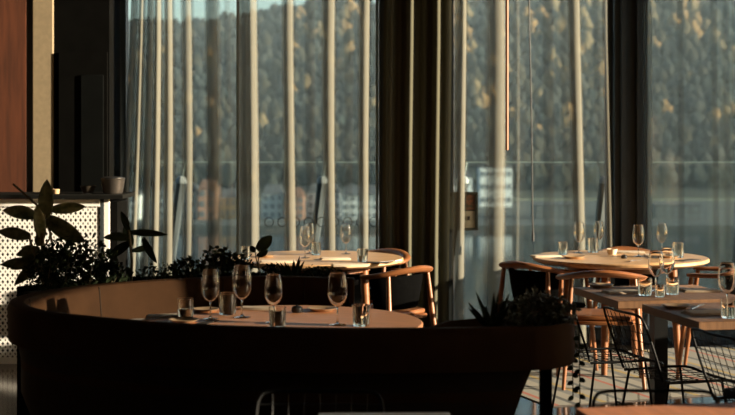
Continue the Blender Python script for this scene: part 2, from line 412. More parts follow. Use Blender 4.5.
WZ = -23.0
M_water = mat('dark_blue_water', (.010, .024, .036), rough=.08, noise=.3, scale=.05, stretch=(1, 6, 1), bump=.03)
M_deep = M_water
o = MB().add([(-900, 20, WZ), (1500, 20, WZ), (1500, 505, WZ), (-900, 505, WZ)], [(0, 1, 2, 3)]).build('river_water', M_water, smooth=0); tag(o, 'dark blue water below the far town', 'water', kind='structure')
RID = [(-900, 60), (-250, 45), (122, 26), (180, 27), (235, 22), (262, 16), (300, 9), (330, 2), (370, -8), (450, -18), (600, -28), (900, -34), (1600, -30)]
def ridge_py(px):
    for (a, b), (c, d) in zip(RID[:-1], RID[1:]):
        if a <= px <= c: return b + (d - b) * (px - a) / (c - a)
    return RID[0][1] if px < RID[0][0] else RID[-1][1]
Y0, Y1, TH = 520.0, 1240.0, 9.0
def hill_pt(px, t):
    Yv = Y0 + (Y1 - Y0) * t
    z1 = CAM_H + (HOR - ridge_py(px)) / F_PX * Y1 - TH
    z = WZ + 2 + (z1 - WZ - 2) * t
    return Vector(((px - 367.5) / F_PX * Yv, Yv, z))
vs = []; fs = []; PXS = list(range(-900, 1601, 50)); TS = [i / 12 for i in range(13)]
for t in TS:
    for px in PXS: vs.append(hill_pt(px, t))
for px in PXS:
    q = hill_pt(px, 1); vs.append((q.x, q.y + 250, q.z - 90))
n = len(PXS)
for i in range(13):
    for k in range(n - 1): fs.append((i * n + k, i * n + k + 1, (i + 1) * n + k + 1, (i + 1) * n + k))
o = MB().add(vs, fs).build('hillside', mat('forest_floor', (.035, .036, .026), 1, noise=.4, scale=.02), smooth=180); tag(o, 'steep wooded hillside rising across the water', 'hill', kind='structure')
o = MB().box((300, 445, WZ - .5), (2400, 150, 4)).build('far_bank', mat('river_bank', (.05, .055, .055), 1, noise=.3, scale=.03)); tag(o, 'grey river bank under the far town', 'bank', kind='structure')

# trees: lumpy crowns on short trunks
def tree_mesh(name, seed, h, wd, col, sub=2):
    bm = bmesh.new(); bmesh.ops.create_icosphere(bm, subdivisions=sub, radius=1)
    for v in bm.verts:
        nz = mnoise.noise(v.co * 1.9 + Vector((seed * 7.1, seed, 0))); n2 = mnoise.noise(v.co * 5.5 + Vector((0, seed * 3, 1)))
        k = 1 + .40 * nz + .42 * n2
        tp = 1 - .35 * max(0, v.co.z)
        v.co = Vector((v.co.x * wd / 2 * k * tp, v.co.y * wd / 2 * k * tp, h * .56 + v.co.z * h * .46 * k))
    r = bmesh.ops.create_cone(bm, segments=6, radius1=wd * .05, radius2=wd * .03, depth=h * .4, cap_ends=True)
    for v in r['verts']: v.co.z += h * .15
    me = bpy.data.meshes.new(name); bm.to_mesh(me); bm.free()
    me.polygons.foreach_set('use_smooth', [True] * len(me.polygons))
    me.materials.append(col); return me
C_dark = [mat('blue_green_foliage', (.018, .030, .029), 1, color2=(.007, .012, .013), scale=.35), mat('brown_green_foliage', (.038, .034, .020), 1, color2=(.016, .016, .011), scale=.35), mat('dark_pine_foliage', (.011, .019, .018), 1, color2=(.005, .009, .009), scale=.35), mat('grey_brown_foliage', (.036, .040, .034), 1, color2=(.016, .018, .016), scale=.35)]
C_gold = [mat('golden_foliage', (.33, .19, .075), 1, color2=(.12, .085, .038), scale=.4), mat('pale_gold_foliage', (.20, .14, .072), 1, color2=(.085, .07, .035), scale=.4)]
DARK = [tree_mesh('hill_tree', i, 15 + 3 * (i % 3), 8.5 + (i % 2) * 3, C_dark[i % 4], 3) for i in range(8)]
GOLD = [tree_mesh('golden_tree', 20 + i, 15 + 2 * (i % 2), 10 + i % 3, C_gold[i % 2], 3) for i in range(4)]
rnd = random.Random(11)
spots = []
py = 188.0
row = 0
while py > -70:
    px = -90 + (row % 2) * 6
    while px < 830:
        a = px + rnd.uniform(-4, 4); b = py + rnd.uniform(-3, 3)
        lo, hi = 0.0, 1.0
        f = lambda t: HOR - (hill_pt(a, t).z - CAM_H) / hill_pt(a, t).y * F_PX
        if b > f(1.0) - 1:
            for _ in range(24):
                mid = (lo + hi) / 2
                if f(mid) > b: lo = mid
                else: hi = mid
            spots.append((a, b, hill_pt(a, lo)))
        px += 11.5
    py -= 7.5; row += 1
for px in range(-90, 830, 7):   # the ridge line itself
    spots.append((px, ridge_py(px), hill_pt(px, rnd.uniform(.985, 1.0))))
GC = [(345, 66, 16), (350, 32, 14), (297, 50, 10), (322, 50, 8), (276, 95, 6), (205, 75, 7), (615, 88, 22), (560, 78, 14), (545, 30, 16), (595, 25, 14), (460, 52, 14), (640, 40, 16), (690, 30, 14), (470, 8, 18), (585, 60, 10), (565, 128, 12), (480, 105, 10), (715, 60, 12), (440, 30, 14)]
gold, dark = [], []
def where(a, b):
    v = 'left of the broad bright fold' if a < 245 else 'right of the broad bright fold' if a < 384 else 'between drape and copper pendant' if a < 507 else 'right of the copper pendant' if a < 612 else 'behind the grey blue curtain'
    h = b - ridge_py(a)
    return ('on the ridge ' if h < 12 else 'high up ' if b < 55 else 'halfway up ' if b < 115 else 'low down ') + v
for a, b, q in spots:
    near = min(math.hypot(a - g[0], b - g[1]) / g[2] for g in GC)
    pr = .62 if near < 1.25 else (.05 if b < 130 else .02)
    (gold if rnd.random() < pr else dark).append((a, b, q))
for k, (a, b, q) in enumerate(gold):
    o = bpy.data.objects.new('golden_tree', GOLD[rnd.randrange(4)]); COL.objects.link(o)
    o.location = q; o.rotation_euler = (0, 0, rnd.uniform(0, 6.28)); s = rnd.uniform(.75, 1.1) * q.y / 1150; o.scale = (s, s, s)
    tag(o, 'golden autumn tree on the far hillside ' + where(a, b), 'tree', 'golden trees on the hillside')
inview = [d for d in dark if 118 < d[0] < 740 and d[1] > 5]
inview.sort(key=lambda d: d[2].y); single = set(id(d) for d in inview[:300])
rest = MB(); LOWS = []
for i in range(4):
    me = tree_mesh('tmp', 40 + i, 14 + 2 * (i % 2), 10 + i % 2, C_dark[i], sub=2)
    LOWS.append(([v.co.copy() for v in me.vertices], [tuple(p.vertices) for p in me.polygons])); bpy.data.meshes.remove(me)
restm = [MB() for _ in range(4)]
for d in dark:
    a, b, q = d; s = rnd.uniform(.8, 1.15) * q.y / 1150; ang = rnd.uniform(0, 6.28)
    if id(d) in single:
        o = bpy.data.objects.new('hill_tree', DARK[rnd.randrange(8)]); COL.objects.link(o)
        o.location = q; o.rotation_euler = (0, 0, ang); o.scale = (s, s, s)
        tag(o, 'dark tree on the far hillside ' + where(a, b), 'tree', 'dark trees on the hillside')
    else:
        i = rnd.randrange(4); m4 = Matrix.Translation(q) @ Matrix.Rotation(ang, 4, 'Z') @ Matrix.Scale(s, 4)
        restm[i].add([m4 @ v for v in LOWS[i][0]], LOWS[i][1])
fst = MB(); mi = []
for i, b in enumerate(restm):
    fst.add(b.v, b.f); mi += [i] * len(b.f)
me = bpy.data.meshes.new('distant_forest'); me.from_pydata(fst.v, [], fst.f)
for c in C_dark: me.materials.append(c)
me.polygons.foreach_set('material_index', mi); me.polygons.foreach_set('use_smooth', [True] * len(me.polygons))
o = bpy.data.objects.new('distant_forest', me); COL.objects.link(o); tag(o, 'dense dark forest covering the upper hillside', 'forest', kind='stuff')

# town on the far bank
M_pane = mat('dark_far_window', (.14, .15, .16), .3, noise=.1)
def building(px0, px1, py_top, py_base, d, wall, roofc, cols, rows, label, pitched=True):
    x0, x1 = X(px0, d), X(px1, d); wv = x1 - x0; zb = WZ + 1.5; zt = CAM_H - (py_top - HOR) / F_PX * d; h = zt - zb
    b = empty('town_building', ((x0 + x1) / 2, d, zb)); tag(b, label, 'building', 'buildings across the water')
    MB().box((0, 5, h / 2), (wv, 10, h)).build('wall', wall, b)
    if pitched: MB().add([(-wv / 2, -.4, h), (wv / 2, -.4, h), (wv / 2, 10.4, h), (-wv / 2, 10.4, h), (-wv / 2 + 1, 5, h + 2.6), (wv / 2 - 1, 5, h + 2.6)], [(0, 1, 5, 4), (2, 3, 4, 5), (1, 2, 5), (3, 0, 4), (3, 2, 1, 0)]).build('roof', roofc, b, smooth=0)
    else: MB().box((0, 5, h + .25), (wv + .3, 10.3, .5)).build('roof', roofc, b)
    ww, wh = min(1.5, wv / cols * .5), min(1.7, h / rows * .55)
    me = None
    for i in range(cols):
        for j in range(rows):
            if me is None:
                o = MB().box((0, 0, 0), (ww, .2, wh)).build('window', M_pane, b); me = o.data
            else:
                o = bpy.data.objects.new('window', me); COL.objects.link(o); o.parent = b
            o.location = (-wv / 2 + wv * (i + .5) / cols, -.04, h * (j + .55) / rows)
W1 = mat('pale_render', (.66, .66, .64), .9, noise=.15, scale=.4); W2 = mat('brick_render', (.48, .25, .17), .9, noise=.2, scale=.4); W3 = mat('white_render', (.88, .88, .86), .9, noise=.1, scale=.4); W4 = mat('yellow_render', (.50, .36, .15), .9, noise=.2, scale=.4)
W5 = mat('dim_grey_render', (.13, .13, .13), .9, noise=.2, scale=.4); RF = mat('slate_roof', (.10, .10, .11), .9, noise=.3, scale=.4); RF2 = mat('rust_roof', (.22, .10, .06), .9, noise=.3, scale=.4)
building(108, 138, 196, 226, 392, W3, RF, 4, 3, 'white town house nearest the dark wall across the water')
building(158, 196, 192, 226, 400, W1, RF, 5, 3, 'pale grey town house behind the gathered curtain across the water')
building(198, 216, 189, 226, 396, W2, RF2, 2, 3, 'narrow brick red town house beside the yellow one')
building(218.5, 236, 198, 226, 402, W4, RF, 3, 2, 'small yellow town house across the water')
building(262, 283, 194, 226, 398, W1, RF, 3, 3, 'pale town house just right of the broad bright fold')
building(285, 304, 197, 226, 395, W2, RF2, 3, 3, 'brick red town house behind the paired wine glasses')
building(307.5, 340, 193, 226, 402, W3, RF, 5, 3, 'broad white town house behind the balustrade post')
building(342, 380, 195, 226, 397, W1, RF, 5, 3, 'pale town house left of the olive drape')
building(452, 472, 178, 214, 440, W3, RF, 3, 3, 'white block left of the framed notice')
building(480, 512, 168, 206, 470, W3, RF, 6, 3, 'long white flat roofed block up the slope', pitched=False)
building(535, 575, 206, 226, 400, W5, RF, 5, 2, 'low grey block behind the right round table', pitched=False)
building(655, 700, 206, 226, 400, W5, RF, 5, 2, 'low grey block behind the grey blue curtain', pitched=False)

# autumn haze hanging over the valley
hz = bpy.data.materials.new('valley_haze'); hz.use_nodes = True
n = hz.node_tree.nodes; n.clear(); ho = n.new('ShaderNodeOutputMaterial'); hs = n.new('ShaderNodeVolumeScatter')
hs.inputs['Color'].default_value = (.80, .92, 1.0, 1); hs.inputs['Density'].default_value = .00018; hs.inputs['Anisotropy'].default_value = .1
hz.node_tree.links.new(hs.outputs[0], ho.inputs['Volume'])
o = MB().box((250, 830, 120), (2600, 1560, 300)).build('valley_haze', hz, smooth=0); tag(o, 'thin blue haze hanging over the valley', 'haze', kind='stuff')

# ------------------------------------------------------------------ service counter with perforated front
CY = 9.8; CX1 = X(100, CY); CX0 = -3.5; CZ = 1.155
ct = empty('service_counter', ((CX0 + CX1) / 2, CY, 0)); tag(ct, 'white perforated service counter with black top, sunlit behind the plants', 'counter')
cc = (CX0 + CX1) / 2
MB().box((.06, .26, .60), (CX1 - CX0 + .10, .40, 1.06)).build('body', M_dark, ct)
pf = MB(); pw, ph_ = .034, .048; nx = int((CX1 - CX0) / pw); nz_ = int(1.08 / ph_); zb = .045
K = 8
for i in range(nx):
    for j in range(nz_):
        xc = CX1 - cc - pw * (i + .5); zc = zb + ph_ * (j + .5)
        outer = []; inner = []
        for k in range(K):
            a = 2 * math.pi * (k + .5) / K; ca, sa = math.cos(a), math.sin(a); mx = max(abs(ca), abs(sa))
            outer.append((xc + pw / 2 * ca / mx, 0, zc + ph_ / 2 * sa / mx)); inner.append((xc + .0055 * ca, 0, zc + .0088 * sa))
        inb = [(x, .006, z) for x, _, z in inner]
        pf.add(outer + inner + inb, [(k, (k + 1) % K, K + (k + 1) % K, K + k) for k in range(K)] + [(K + k, K + (k + 1) % K, 2 * K + (k + 1) % K, 2 * K + k) for k in range(K)])
pf.build('perforated_panel', M_white, ct, smooth=0)
MB().box((0, 0, .022), (CX1 - CX0, .02, .044)).build('bottom_rail', M_white, ct)
MB().box((0, 0, 1.126), (CX1 - CX0, .02, .05)).build('top_rail', M_white, ct)
MB().box((CX1 - cc + .012, .01, .58), (.022, .03, 1.14)).build('corner_post', M_mull, ct)
MB().box((CX1 - cc + .045, .02, .58), (.035, .03, 1.14)).build('edge_strip', M_white, ct)
MB().box((.07, .2, CZ + .015), (CX1 - CX0 + .20, .50, .03)).build('worktop', M_stone, ct, bevel=.004)
# pots on the counter
p = (X(113, 9.95), 9.95)
b = empty('steel_pot', (p[0], p[1], CZ + .03)); tag(b, 'shiny steel pot at the right end of the counter', 'pot')
MB().lathe([(0, 0), (.062, 0), (.070, .01), (.083, .10), (.087, .105), (.083, .108), (.078, .10), (.064, .012), (0, .008)], 28).build('bowl', M_steel, b)
MB().lathe([(.0, .108), (.06, .115), (.084, .109), (.084, .113), (.06, .120), (0, .122)], 28).build('lid', mat('dark_lid', (.05, .045, .04), .4, metal=.6, noise=.2), b)
p = (X(88, 9.95), 9.95)
b = empty('serving_bowl', (p[0], p[1], CZ + .03)); tag(b, 'dark shallow serving bowl on the counter left of the steel pot', 'bowl')
MB().lathe([(0, 0), (.03, 0), (.035, .008), (.055, .05), (.058, .055), (.054, .055), (.03, .012), (0, .01)], 24).build('bowl_body', mat('dark_bronze', (.10, .08, .06), .35, metal=.7, noise=.2), b)
MB().lathe([(.0325, .0), (.04, .0), (.04, .005), (.0325, .005)], 24).build('foot_ring', M_blackc, b)
b = MB().lathe([(0, 0), (.022, 0), (.026, .03), (.024, .033), (.02, .005), (0, .004)], 18).build('small_dish', M_plate, loc=(X(56, 9.92), 9.92, CZ + .03)); tag(b, 'tiny pale dish on the counter behind the upright leaf', 'dish')

# ------------------------------------------------------------------ booth
RZ = .865
bpx = [(352, 277), (300, 275.5), (255, 275), (180, 277.5), (100, 283), (48, 289), (18, 295), (8, 301), (17, 307), (42, 312.5), (80, 317), (130, 321.5), (200, 326), (280, 328.5), (350, 329.5), (430, 329.2), (490, 328), (535, 326.8)]
path = [Vector(p) for p in catmull([at(a, b, RZ) for a, b in bpx], 6)]
def inward(i):
    t = path[min(i + 1, len(path) - 1)] - path[max(i - 1, 0)]; t.normalize()
    return Vector((-t.y, t.x))          # path runs counter-clockwise: left side is inside
cen = Vector((-.38, 6.2))
sgn = 1 if inward(40).dot(cen - path[40]) > 0 else -1
BO = Vector((-.38, 6.2, 0))
def sweep(prof, i0=0, i1=None, close=True):
    rings = []
    for i in range(i0, (i1 or len(path))):
        nrm = inward(i) * sgn
        rings.append([(path[i].x + nrm.x * o_ - BO.x, path[i].y + nrm.y * o_ - BO.y, z) for o_, z in prof])
    return rings
bt = empty('round_booth', BO); tag(bt, 'round tan leather booth with rolled rim around the front table', 'booth')
backr = sweep([(.0, .70), (-.004, .84), (.006, .86), (.02, RZ), (.055, RZ), (.07, .86), (.078, .845), (.125, .46), (.06, .46), (.05, .70)])
for i in range(len(path)):
    f = max(0, (i - (len(path) - 14)) / 13) ** 2
    backr[i] = [(x - f * .34 * max(0, .70 - z), y, z) for x, y, z in backr[i]]
MB().loft(backr).build('backrest', M_leather, bt)
shell = sweep([(.035, .70), (.055, .695), (.055, .47), (.20, .09), (.17, .08)])
for i in range(len(path)):          # the shell draws back towards the floor at its free right end
    f = max(0, (i - (len(path) - 14)) / 13) ** 2
    shell[i] = [(x - f * .34 * (.70 - z), y, z) for x, y, z in shell[i]]
MB().loft(shell).build('outer_shell', M_leatherd, bt)
MB().loft(sweep([(.14, .47), (.46, .475), (.50, .45), (.50, .38), (.14, .38)], 0, len(path) - 12)).build('seat', M_leather, bt, bevel=.01)
MB().loft(sweep([(.22, .06), (.44, .06), (.44, .378), (.22, .378)], 0, len(path) - 12)).build('plinth', M_leatherd, bt)
# stitched seam down the inside of the back
def seam(i):
    nrm = inward(i) * sgn; a = path[i]
    pts = [(a.x + nrm.x * o_ - BO.x, a.y + nrm.y * o_ - BO.y, z) for o_, z in ((.076, .855), (.082, .80), (.105, .62), (.127, .47))]
    MB().tube(pts, .0045, 6).build('seam', M_leatherd, bt)
for i in (5, 15, 25, 38, 48, 60, 72, 84): seam(i)
# end cap at the opening
a = path[0]; nrm = inward(0) * sgn
MB().box((a.x + nrm.x * .05 - BO.x + .012, a.y + nrm.y * .05 - BO.y, .66), (.03, .11, .41)).build('end_panel', M_leather, bt, bevel=.008)
# front right planter that finishes the booth
def fp(px, py): q = at(px, py, RZ); return (q[0] - BO.x, q[1] - BO.y)
po = [fp(420, 329.4), fp(470, 328.6), fp(520, 327.4), fp(552, 326), fp(570, 323), fp(575, 319), fp(568, 315), fp(540, 314.5), fp(500, 316.5), fp(470, 318.5), fp(445, 321)]
cxp = sum(p[0] for p in po) / len(po); cyp = sum(p[1] for p in po) / len(po)
def ins(k, f=1.0): return [(cxp + (x - cxp) * k, cyp + (y - cyp) * k * f) for x, y in po]
pl = MB()
pl.loft([[(x, y, .70) for x, y in po], [(x, y, .855) for x, y in po], [(x, y, RZ) for x, y in ins(.985)], [(x, y, RZ) for x, y in ins(.93)], [(x, y, .82) for x, y in ins(.92)]])
pl.build('planter_trough', M_leather, bt)
MB().prism(ins(.90), .80, .835).build('soil', M_soil, bt)
q = at(549, 326, RZ)
MB().box((q[0] - BO.x, q[1] - BO.y + .10, .35), (.045, .045, .70)).build('post', M_dark, bt)
q2 = at(20, 301, RZ)
MB().box((q2[0] - BO.x + .10, q2[1] - BO.y + .03, .35), (.05, .05, .70)).build('post', M_leatherd, bt)

# planter behind the booth back
pp = empty('curved_planter', (BO.x, BO.y, 0)); tag(pp, 'low dark curved planter trough hugging the back of the booth', 'planter')
i1 = 28
def sweep_out(o0, o1, z0, z1):
    return sweep([(-o0, z0), (-o1, z0), (-o1, z1), (-o0, z1)], 2, i1)
MB().loft(sweep_out(.05, .38, .02, .79)).build('trough', M_dark, pp)
MB().loft(sweep_out(.35, .38, .79, .84)).build('rim', M_dark, pp)
MB().loft(sweep_out(.05, .07, .79, .84)).build('rim', M_dark, pp)
MB().loft(sweep_out(.075, .345, .79, .815)).build('soil', M_soil, pp)

# ------------------------------------------------------------------ plants
def leaf_mesh(a, b, width, droop, m, name='leaf', parent=None, roll=0.0, base=.12):
    """a leaf blade from a to b (relative to the plant) with a fold along its midrib"""
    a, b = Vector(a), Vector(b); L = (b - a).length; t = (b - a).normalized()
    side = t.cross(Vector((0, -1, 0)))
    if side.length < .2: side = t.cross(Vector((1, 0, 0)))
    side.normalize(); nrm = side.cross(t).normalized()
    side = (Matrix.Rotation(roll, 3, t) @ side); nrm = Matrix.Rotation(roll, 3, t) @ nrm
    vs = []; fs = []; N = 9
    for i in range(N + 1):
        u = i / N; wv = width / 2 * (math.sin(math.pi * min(1, base + (1 - base) * u)) ** .75 if u < 1 else .0)
        c = a + t * L * u + Vector((0, 0, -droop * L * u * u + droop * L * u * .6)) 
        for s in (-1, -.5, 0, .5, 1): vs.append(c + side * wv * s + nrm * abs(s) * wv * .35 + nrm * .02 * wv * math.sin(u * 9 + s))
    for i in range(N):
        for k in range(4): fs.append((i * 5 + k, i * 5 + k + 1, (i + 1) * 5 + k + 1, (i + 1) * 5 + k))
    o = MB().add(vs, fs).build(name, m, parent, smooth=180)
    sm = o.modifiers.new('thick', 'SOLIDIFY'); sm.thickness = .0015
    return o
def px_plant(name, d, base_px, label, stems, leaves, m, group=None, zbase=.815, mstem=M_stem):
    """stems / leaves drawn at distance d with depth offsets so the plant is a real volume"""
    rt = on(base_px, d, 200); root = Vector((rt.x, d, zbase)); rd = random.Random(len(label))
    t = empty(name, root); tag(t, label, 'plant', group)
    def P(q): return on(q[0], d + q[2], q[1]) - root
    for pts, r in stems:
        ps = [Vector((P((base_px, 0, 0)).x, 0, 0))] if False else []
        MB().tube([P(q) if q[1] < 900 else Vector((0, 0, 0)) for q in pts], r, 6).build('stem', mstem, t)
    for q in leaves: leaf_mesh(P(q[0]), P(q[1]), q[2] * d / F_PX, q[3], m, 'leaf', t, q[4] if len(q) > 4 else 0)
    return t
G0 = 999
# big variegated plant at the left
px_plant('dumb_cane', 7.05, 54, 'large plant with broad dark leaves in front of the perforated counter',
    [([(54, G0, 0), (44, 270, .02), (42, 235, 0), (44, 214, 0)], .010), ([(54, G0, 0), (38, 264, -.05), (30, 240, -.04), (30, 236, -.03)], .006), ([(42, 250, 0), (50, 238, .04), (50, 222, .06)], .005)],
    [((45, 219, 0), (47, 179, .03), 15, 0, .2), ((51, 209, .02), (86, 205, .08), 13, .10, .5), ((36, 216, -.02), (2, 209, -.08), 14, .10, .3), ((31, 236, -.03), (-2, 230, .03), 13, .10, -.2),
     ((48, 218, .05), (86, 243, .02), 19, -.05, .2), ((41, 236, 0), (36, 205, -.1), 13, 0, .6), ((44, 250, 0), (72, 268, -.06), 13, .1, .3), ((38, 256, 0), (10, 268, -.05), 13, .1, -.3), ((40, 246, .03), (44, 226, .12), 14, 0, -.5), ((42, 262, 0), (14, 284, -.03), 12, .1, .2), ((40, 250, .02), (16, 254, .06), 11, .1, .5), ((46, 262, 0), (60, 285, -.05), 12, .05, .2), ((44, 256, .03), (22, 246, .09), 11, .1, .1), ((40, 266, .0), (0, 262, .06), 12, .15, .3)], M_leaf)
st = on(40, 7.1, 208); s0 = on(13, 7.1, 184)
g0 = Vector((on(60, 7.16, 260).x, 7.16, .815))
o = MB().tube([s0, on(27, 7.1, 196), st, on(50, 7.12, 232), g0], .006, 6).build('plant_stake', M_stem); tag(o, 'pale slanting cane stake beside the broad leaved plant', 'stake')
px_plant('arching_plant', 7.25, 131, 'plant with long arching leaves beside the gathered sheer curtain',
    [([(131, G0, 0), (132, 262, .01), (130, 240, 0), (129, 230, 0)], .007)],
    [((129, 232, 0), (168, 233, .05), 8, .12, .4), ((143, 238, 0), (157, 264, -.03), 8, -.05, .2), ((129, 231, 0), (121, 211, .03), 7, 0, .3), ((130, 238, 0), (103, 236, -.05), 9, .15, .2), ((130, 243, .02), (108, 258, .04), 10, .1, .2), ((131, 246, 0), (124, 226, .08), 10, 0, .8), ((132, 250, 0), (152, 246, .1), 8, .1, .6)], M_leaf2)
px_plant('broad_leaf_plant', 7.50, 261, 'slender plant with two dark glossy leaves before the left round table',
    [([(259, G0, 0), (258, 262, .0), (260, 250, 0)], .004), ([(259, G0, 0), (256, 258, .02), (255, 250, .02)], .003)],
    [((257, 250, 0), (272, 235, .03), 13, .1, .3), ((255, 252, .02), (250, 246, .04), 6, .0, .3), ((258, 256, .0), (268, 249, -.05), 8, .1, .6)], M_leaf2)
# spiky succulent
def rosette(px, d, n, ln, label, zb=.815, m=M_leaf2, wd=.02):
    q = on(px, d, 200); t = empty('spiky_plant', (q.x, d, zb)); tag(t, label, 'plant')
    rd = random.Random(px)
    for k in range(n):
        a = 2 * math.pi * k / n + rd.uniform(-.2, .2); e = rd.uniform(.25, .95); L = ln * rd.uniform(.75, 1.05)
        leaf_mesh((0, 0, .0), (L * math.cos(a) * math.cos(R(90) - e), L * math.sin(a) * math.cos(R(90) - e) , L * math.cos(e)), wd, -.05, m, 'leaf', t, 0, .35)
rosette(293, 7.46, 13, .135, 'spiky succulent with pointed leaves behind the booth rim', zb=.815)
rosette(492, 5.42, 11, .16, 'spiky plant with pointed leaves at the left of the front planter', zb=.835)
# bushy plants: one foliage mesh of small real leaves plus a woody stem each
def bush(px, d, h, rad, n, label, group, m=M_leaf2, zb=.815, lf=.030, seed=0, dx=0):
    q = on(px, d, 200); t = empty('bushy_plant', (q.x, d, zb)); tag(t, label, 'plant', group)
    rd = random.Random(seed + int(px)); mb = MB()
    for k in range(n):
        a = rd.uniform(0, 6.28); r = rad * math.sqrt(rd.random()); z = h * rd.random() ** .8 * (1 - .45 * (r / rad) ** 2) + .01
        c = Vector((r * math.cos(a), r * math.sin(a) * .6, z)); L = lf * rd.uniform(.7, 1.3)
        dr_ = Vector((rd.uniform(-1, 1), rd.uniform(-1, 1), rd.uniform(-.3, 1))).normalized(); sd = dr_.orthogonal().normalized(); sd = Matrix.Rotation(rd.uniform(0, 6.28), 3, dr_) @ sd
        up = sd.cross(dr_)
        mb.add([c, c + dr_ * L * .5 + sd * L * .3 + up * .004, c + dr_ * L, c + dr_ * L * .5 - sd * L * .3 + up * .004], [(0, 1, 2, 3)])
    f = mb.build('foliage', m, t, smooth=0); f['kind'] = 'stuff'
    st_ = MB()
    for k in range(6):
        a = 2 * math.pi * k / 6; st_.tube([(0, 0, 0), (rad * .35 * math.cos(a), rad * .2 * math.sin(a), h * .45), (rad * .6 * math.cos(a), rad * .36 * math.sin(a), h * .75)], .003, 5)
    st_.build('stems', M_stem, t)
GB = 'bushy plants in the curved planter'
def bd(px):     # distance of the planter's middle at a photo column
    best = min(range(2, i1), key=lambda i: abs((path[i] - inward(i) * sgn * .2).x / (path[i] - inward(i) * sgn * .2).y * F_PX + 367.5 - px))
    v = path[best] - inward(best) * sgn * .21; return v.y
for k, (px, h, rad, n, lab) in enumerate([
    (46, .20, .10, 260, 'low dark bush at the left end of the curved planter'),
    (64, .27, .12, 400, 'dark bush at the foot of the broad leaved plant'),
    (88, .25, .14, 400, 'dark bush right of the broad leaved plant'),
    (110, .13, .11, 200, 'low dark bush left of the arching plant'),
    (158, .10, .12, 200, 'low bush right of the arching plant'),
    (188, .12, .10, 200, 'low bush left of the tall clumped bush'),
    (218, .185, .095, 330, 'tall clumped dark bush behind the two left wine glasses'),
    (240, .15, .075, 180, 'upright bush behind the tallest wine glass'),
    (272, .075, .07, 150, 'fine leaved low bush left of the spiky succulent'),
    (316, .075, .09, 210, 'fine leaved low bush right of the spiky succulent'),
    (335, .06, .06, 110, 'fine leaved low bush at the planter end by the opening')]):
    bush(px, bd(px), h, rad, n, lab, GB, seed=k, lf=.034 if h > .1 else .022)
GR = 'grey green plants in the front planter'
for k, (px, d, h, rad, n, lab) in enumerate([(512, 5.44, .115, .085, 260, 'low grey green plant next to the spiky plant in the front planter'), (535, 5.47, .145, .095, 380, 'grey green plant in the middle of the front planter'), (558, 5.45, .12, .075, 260, 'grey green plant at the right end of the front planter')]):
    bush(px, d, h, rad, n, lab, GR, M_leaf3, zb=.835, lf=.024, seed=50 + k)
# trailing vines at the planter's right end
for k, (px, y1, lab) in enumerate([(579, 405, 'longer leafy vine trailing from the front planter'), (572, 398, 'shorter leafy vine trailing from the front planter')]):
    d = 5.50 + .05 * k; a_ = on(566 - 3 * k, d, 322); b_ = on(px, d, 330); c_2 = on(px + 1, d, y1)
    t = empty('trailing_vine', (b_.x, d, .835)); tag(t, lab, 'plant')
    MB().tube([a_ - t.location + Vector((0, 0, .01)), b_ - t.location, c_2 - t.location], .0025, 5).build('stem', M_leaf2, t)
    rd = random.Random(k)
    for i in range(9):
        z = b_.lerp(c_2, (i + .8) / 9) - t.location; s = 1 if i % 2 else -1
        leaf_mesh(z, z + Vector((s * .022, rd.uniform(-.01, .01), -.014)), .02, 0, M_leaf2, 'leaf', t)

# ------------------------------------------------------------------ tables
TZ = .76
def round_table(loc, Rr, label, legs=True, m=M_wood, rot=0, z0=0.0):
    t = empty('round_table', (loc[0], loc[1], 0), rot); tag(t, label, 'table')
    MB().lathe([(0, TZ), (Rr - .006, TZ), (Rr, TZ - .006), (Rr, TZ - .02), (Rr - .03, TZ - .036), (0, TZ - .036)], 64).build('tabletop', m, t)
    if legs:
        MB().lathe([(Rr * .62, TZ - .037), (Rr * .62, TZ - .085), (Rr * .59, TZ - .085), (Rr * .59, TZ - .037)], 40).build('apron', M_woodc, t)
        for k in range(4):
            a = R(45 + 90 * k); x, y = math.cos(a), math.sin(a)
            MB().tube([(x * Rr * .68, y * Rr * .68, z0), (x * Rr * .60, y * Rr * .60, TZ - .037)], [.020, .032], 12).build('leg', M_woodc, t)
    else:
        MB().lathe([(0, TZ - .037), (.16, TZ - .037), (.16, TZ - .05), (.045, TZ - .06), (.045, .05), (.26, .03), (.28, 0), (0, 0)], 32).build('pedestal', M_wire, t)
    return t
fc = (X(283, 6.25), 6.25)
T_f = round_table(fc, .625, 'round oak table set with wine glasses inside the booth', False, mat('oak_in_booth', (.74, .33, .145), .45, noise=.2, scale=7, stretch=(1, 9, 1)))
lc = (X(316, 9.62), 9.62)
T_l = round_table(lc, .60, 'sunlit round oak table behind the booth', rot=R(20))
rc = (X(620, 9.66), 9.66)
T_r = round_table(rc, .60, 'sunlit round oak table before the broad window post', rot=R(20), z0=.0075)

def square_table(corner, ang, wv, dp, label, m, z=.745, legm=None):
    """corner = far left corner in plan; ang = yaw"""
    t = empty('square_table', (corner[0], corner[1], 0), ang); tag(t, label, 'table')
    MB().box((wv / 2, -dp / 2, z - .02), (wv, dp, .04)).build('tabletop', m, t, bevel=.003)
    MB().box((wv / 2, -dp / 2, (z - .04) / 2 + .01), (.075, .075, z - .06)).build('column', M_blackc, t)
    MB().box((wv / 2, -dp / 2, .01), (.30, .30, .02)).build('foot_plate', M_blackc, t, bevel=.004)
    MB().box((wv / 2, -dp / 2, z - .046), (.34, .34, .012)).build('top_plate', M_blackc, t)
    return t
ANG = R(10)
SZ = .745
cA = at(574, 287, SZ); cB = at(642, 304, SZ)
T_A = square_table(cA, ANG, .72, .70, 'small square walnut table set in front of the right round table', M_woodd)
T_B = square_table(cB, ANG, .80, .70, 'small square walnut table at the right edge with one wine glass', M_woodd, legm=M_blackc)
cF = at(575, 408, SZ); T_F = square_table(cF, ANG, .9, .75, 'orange brown bare table top at the bottom right corner', M_woodo)
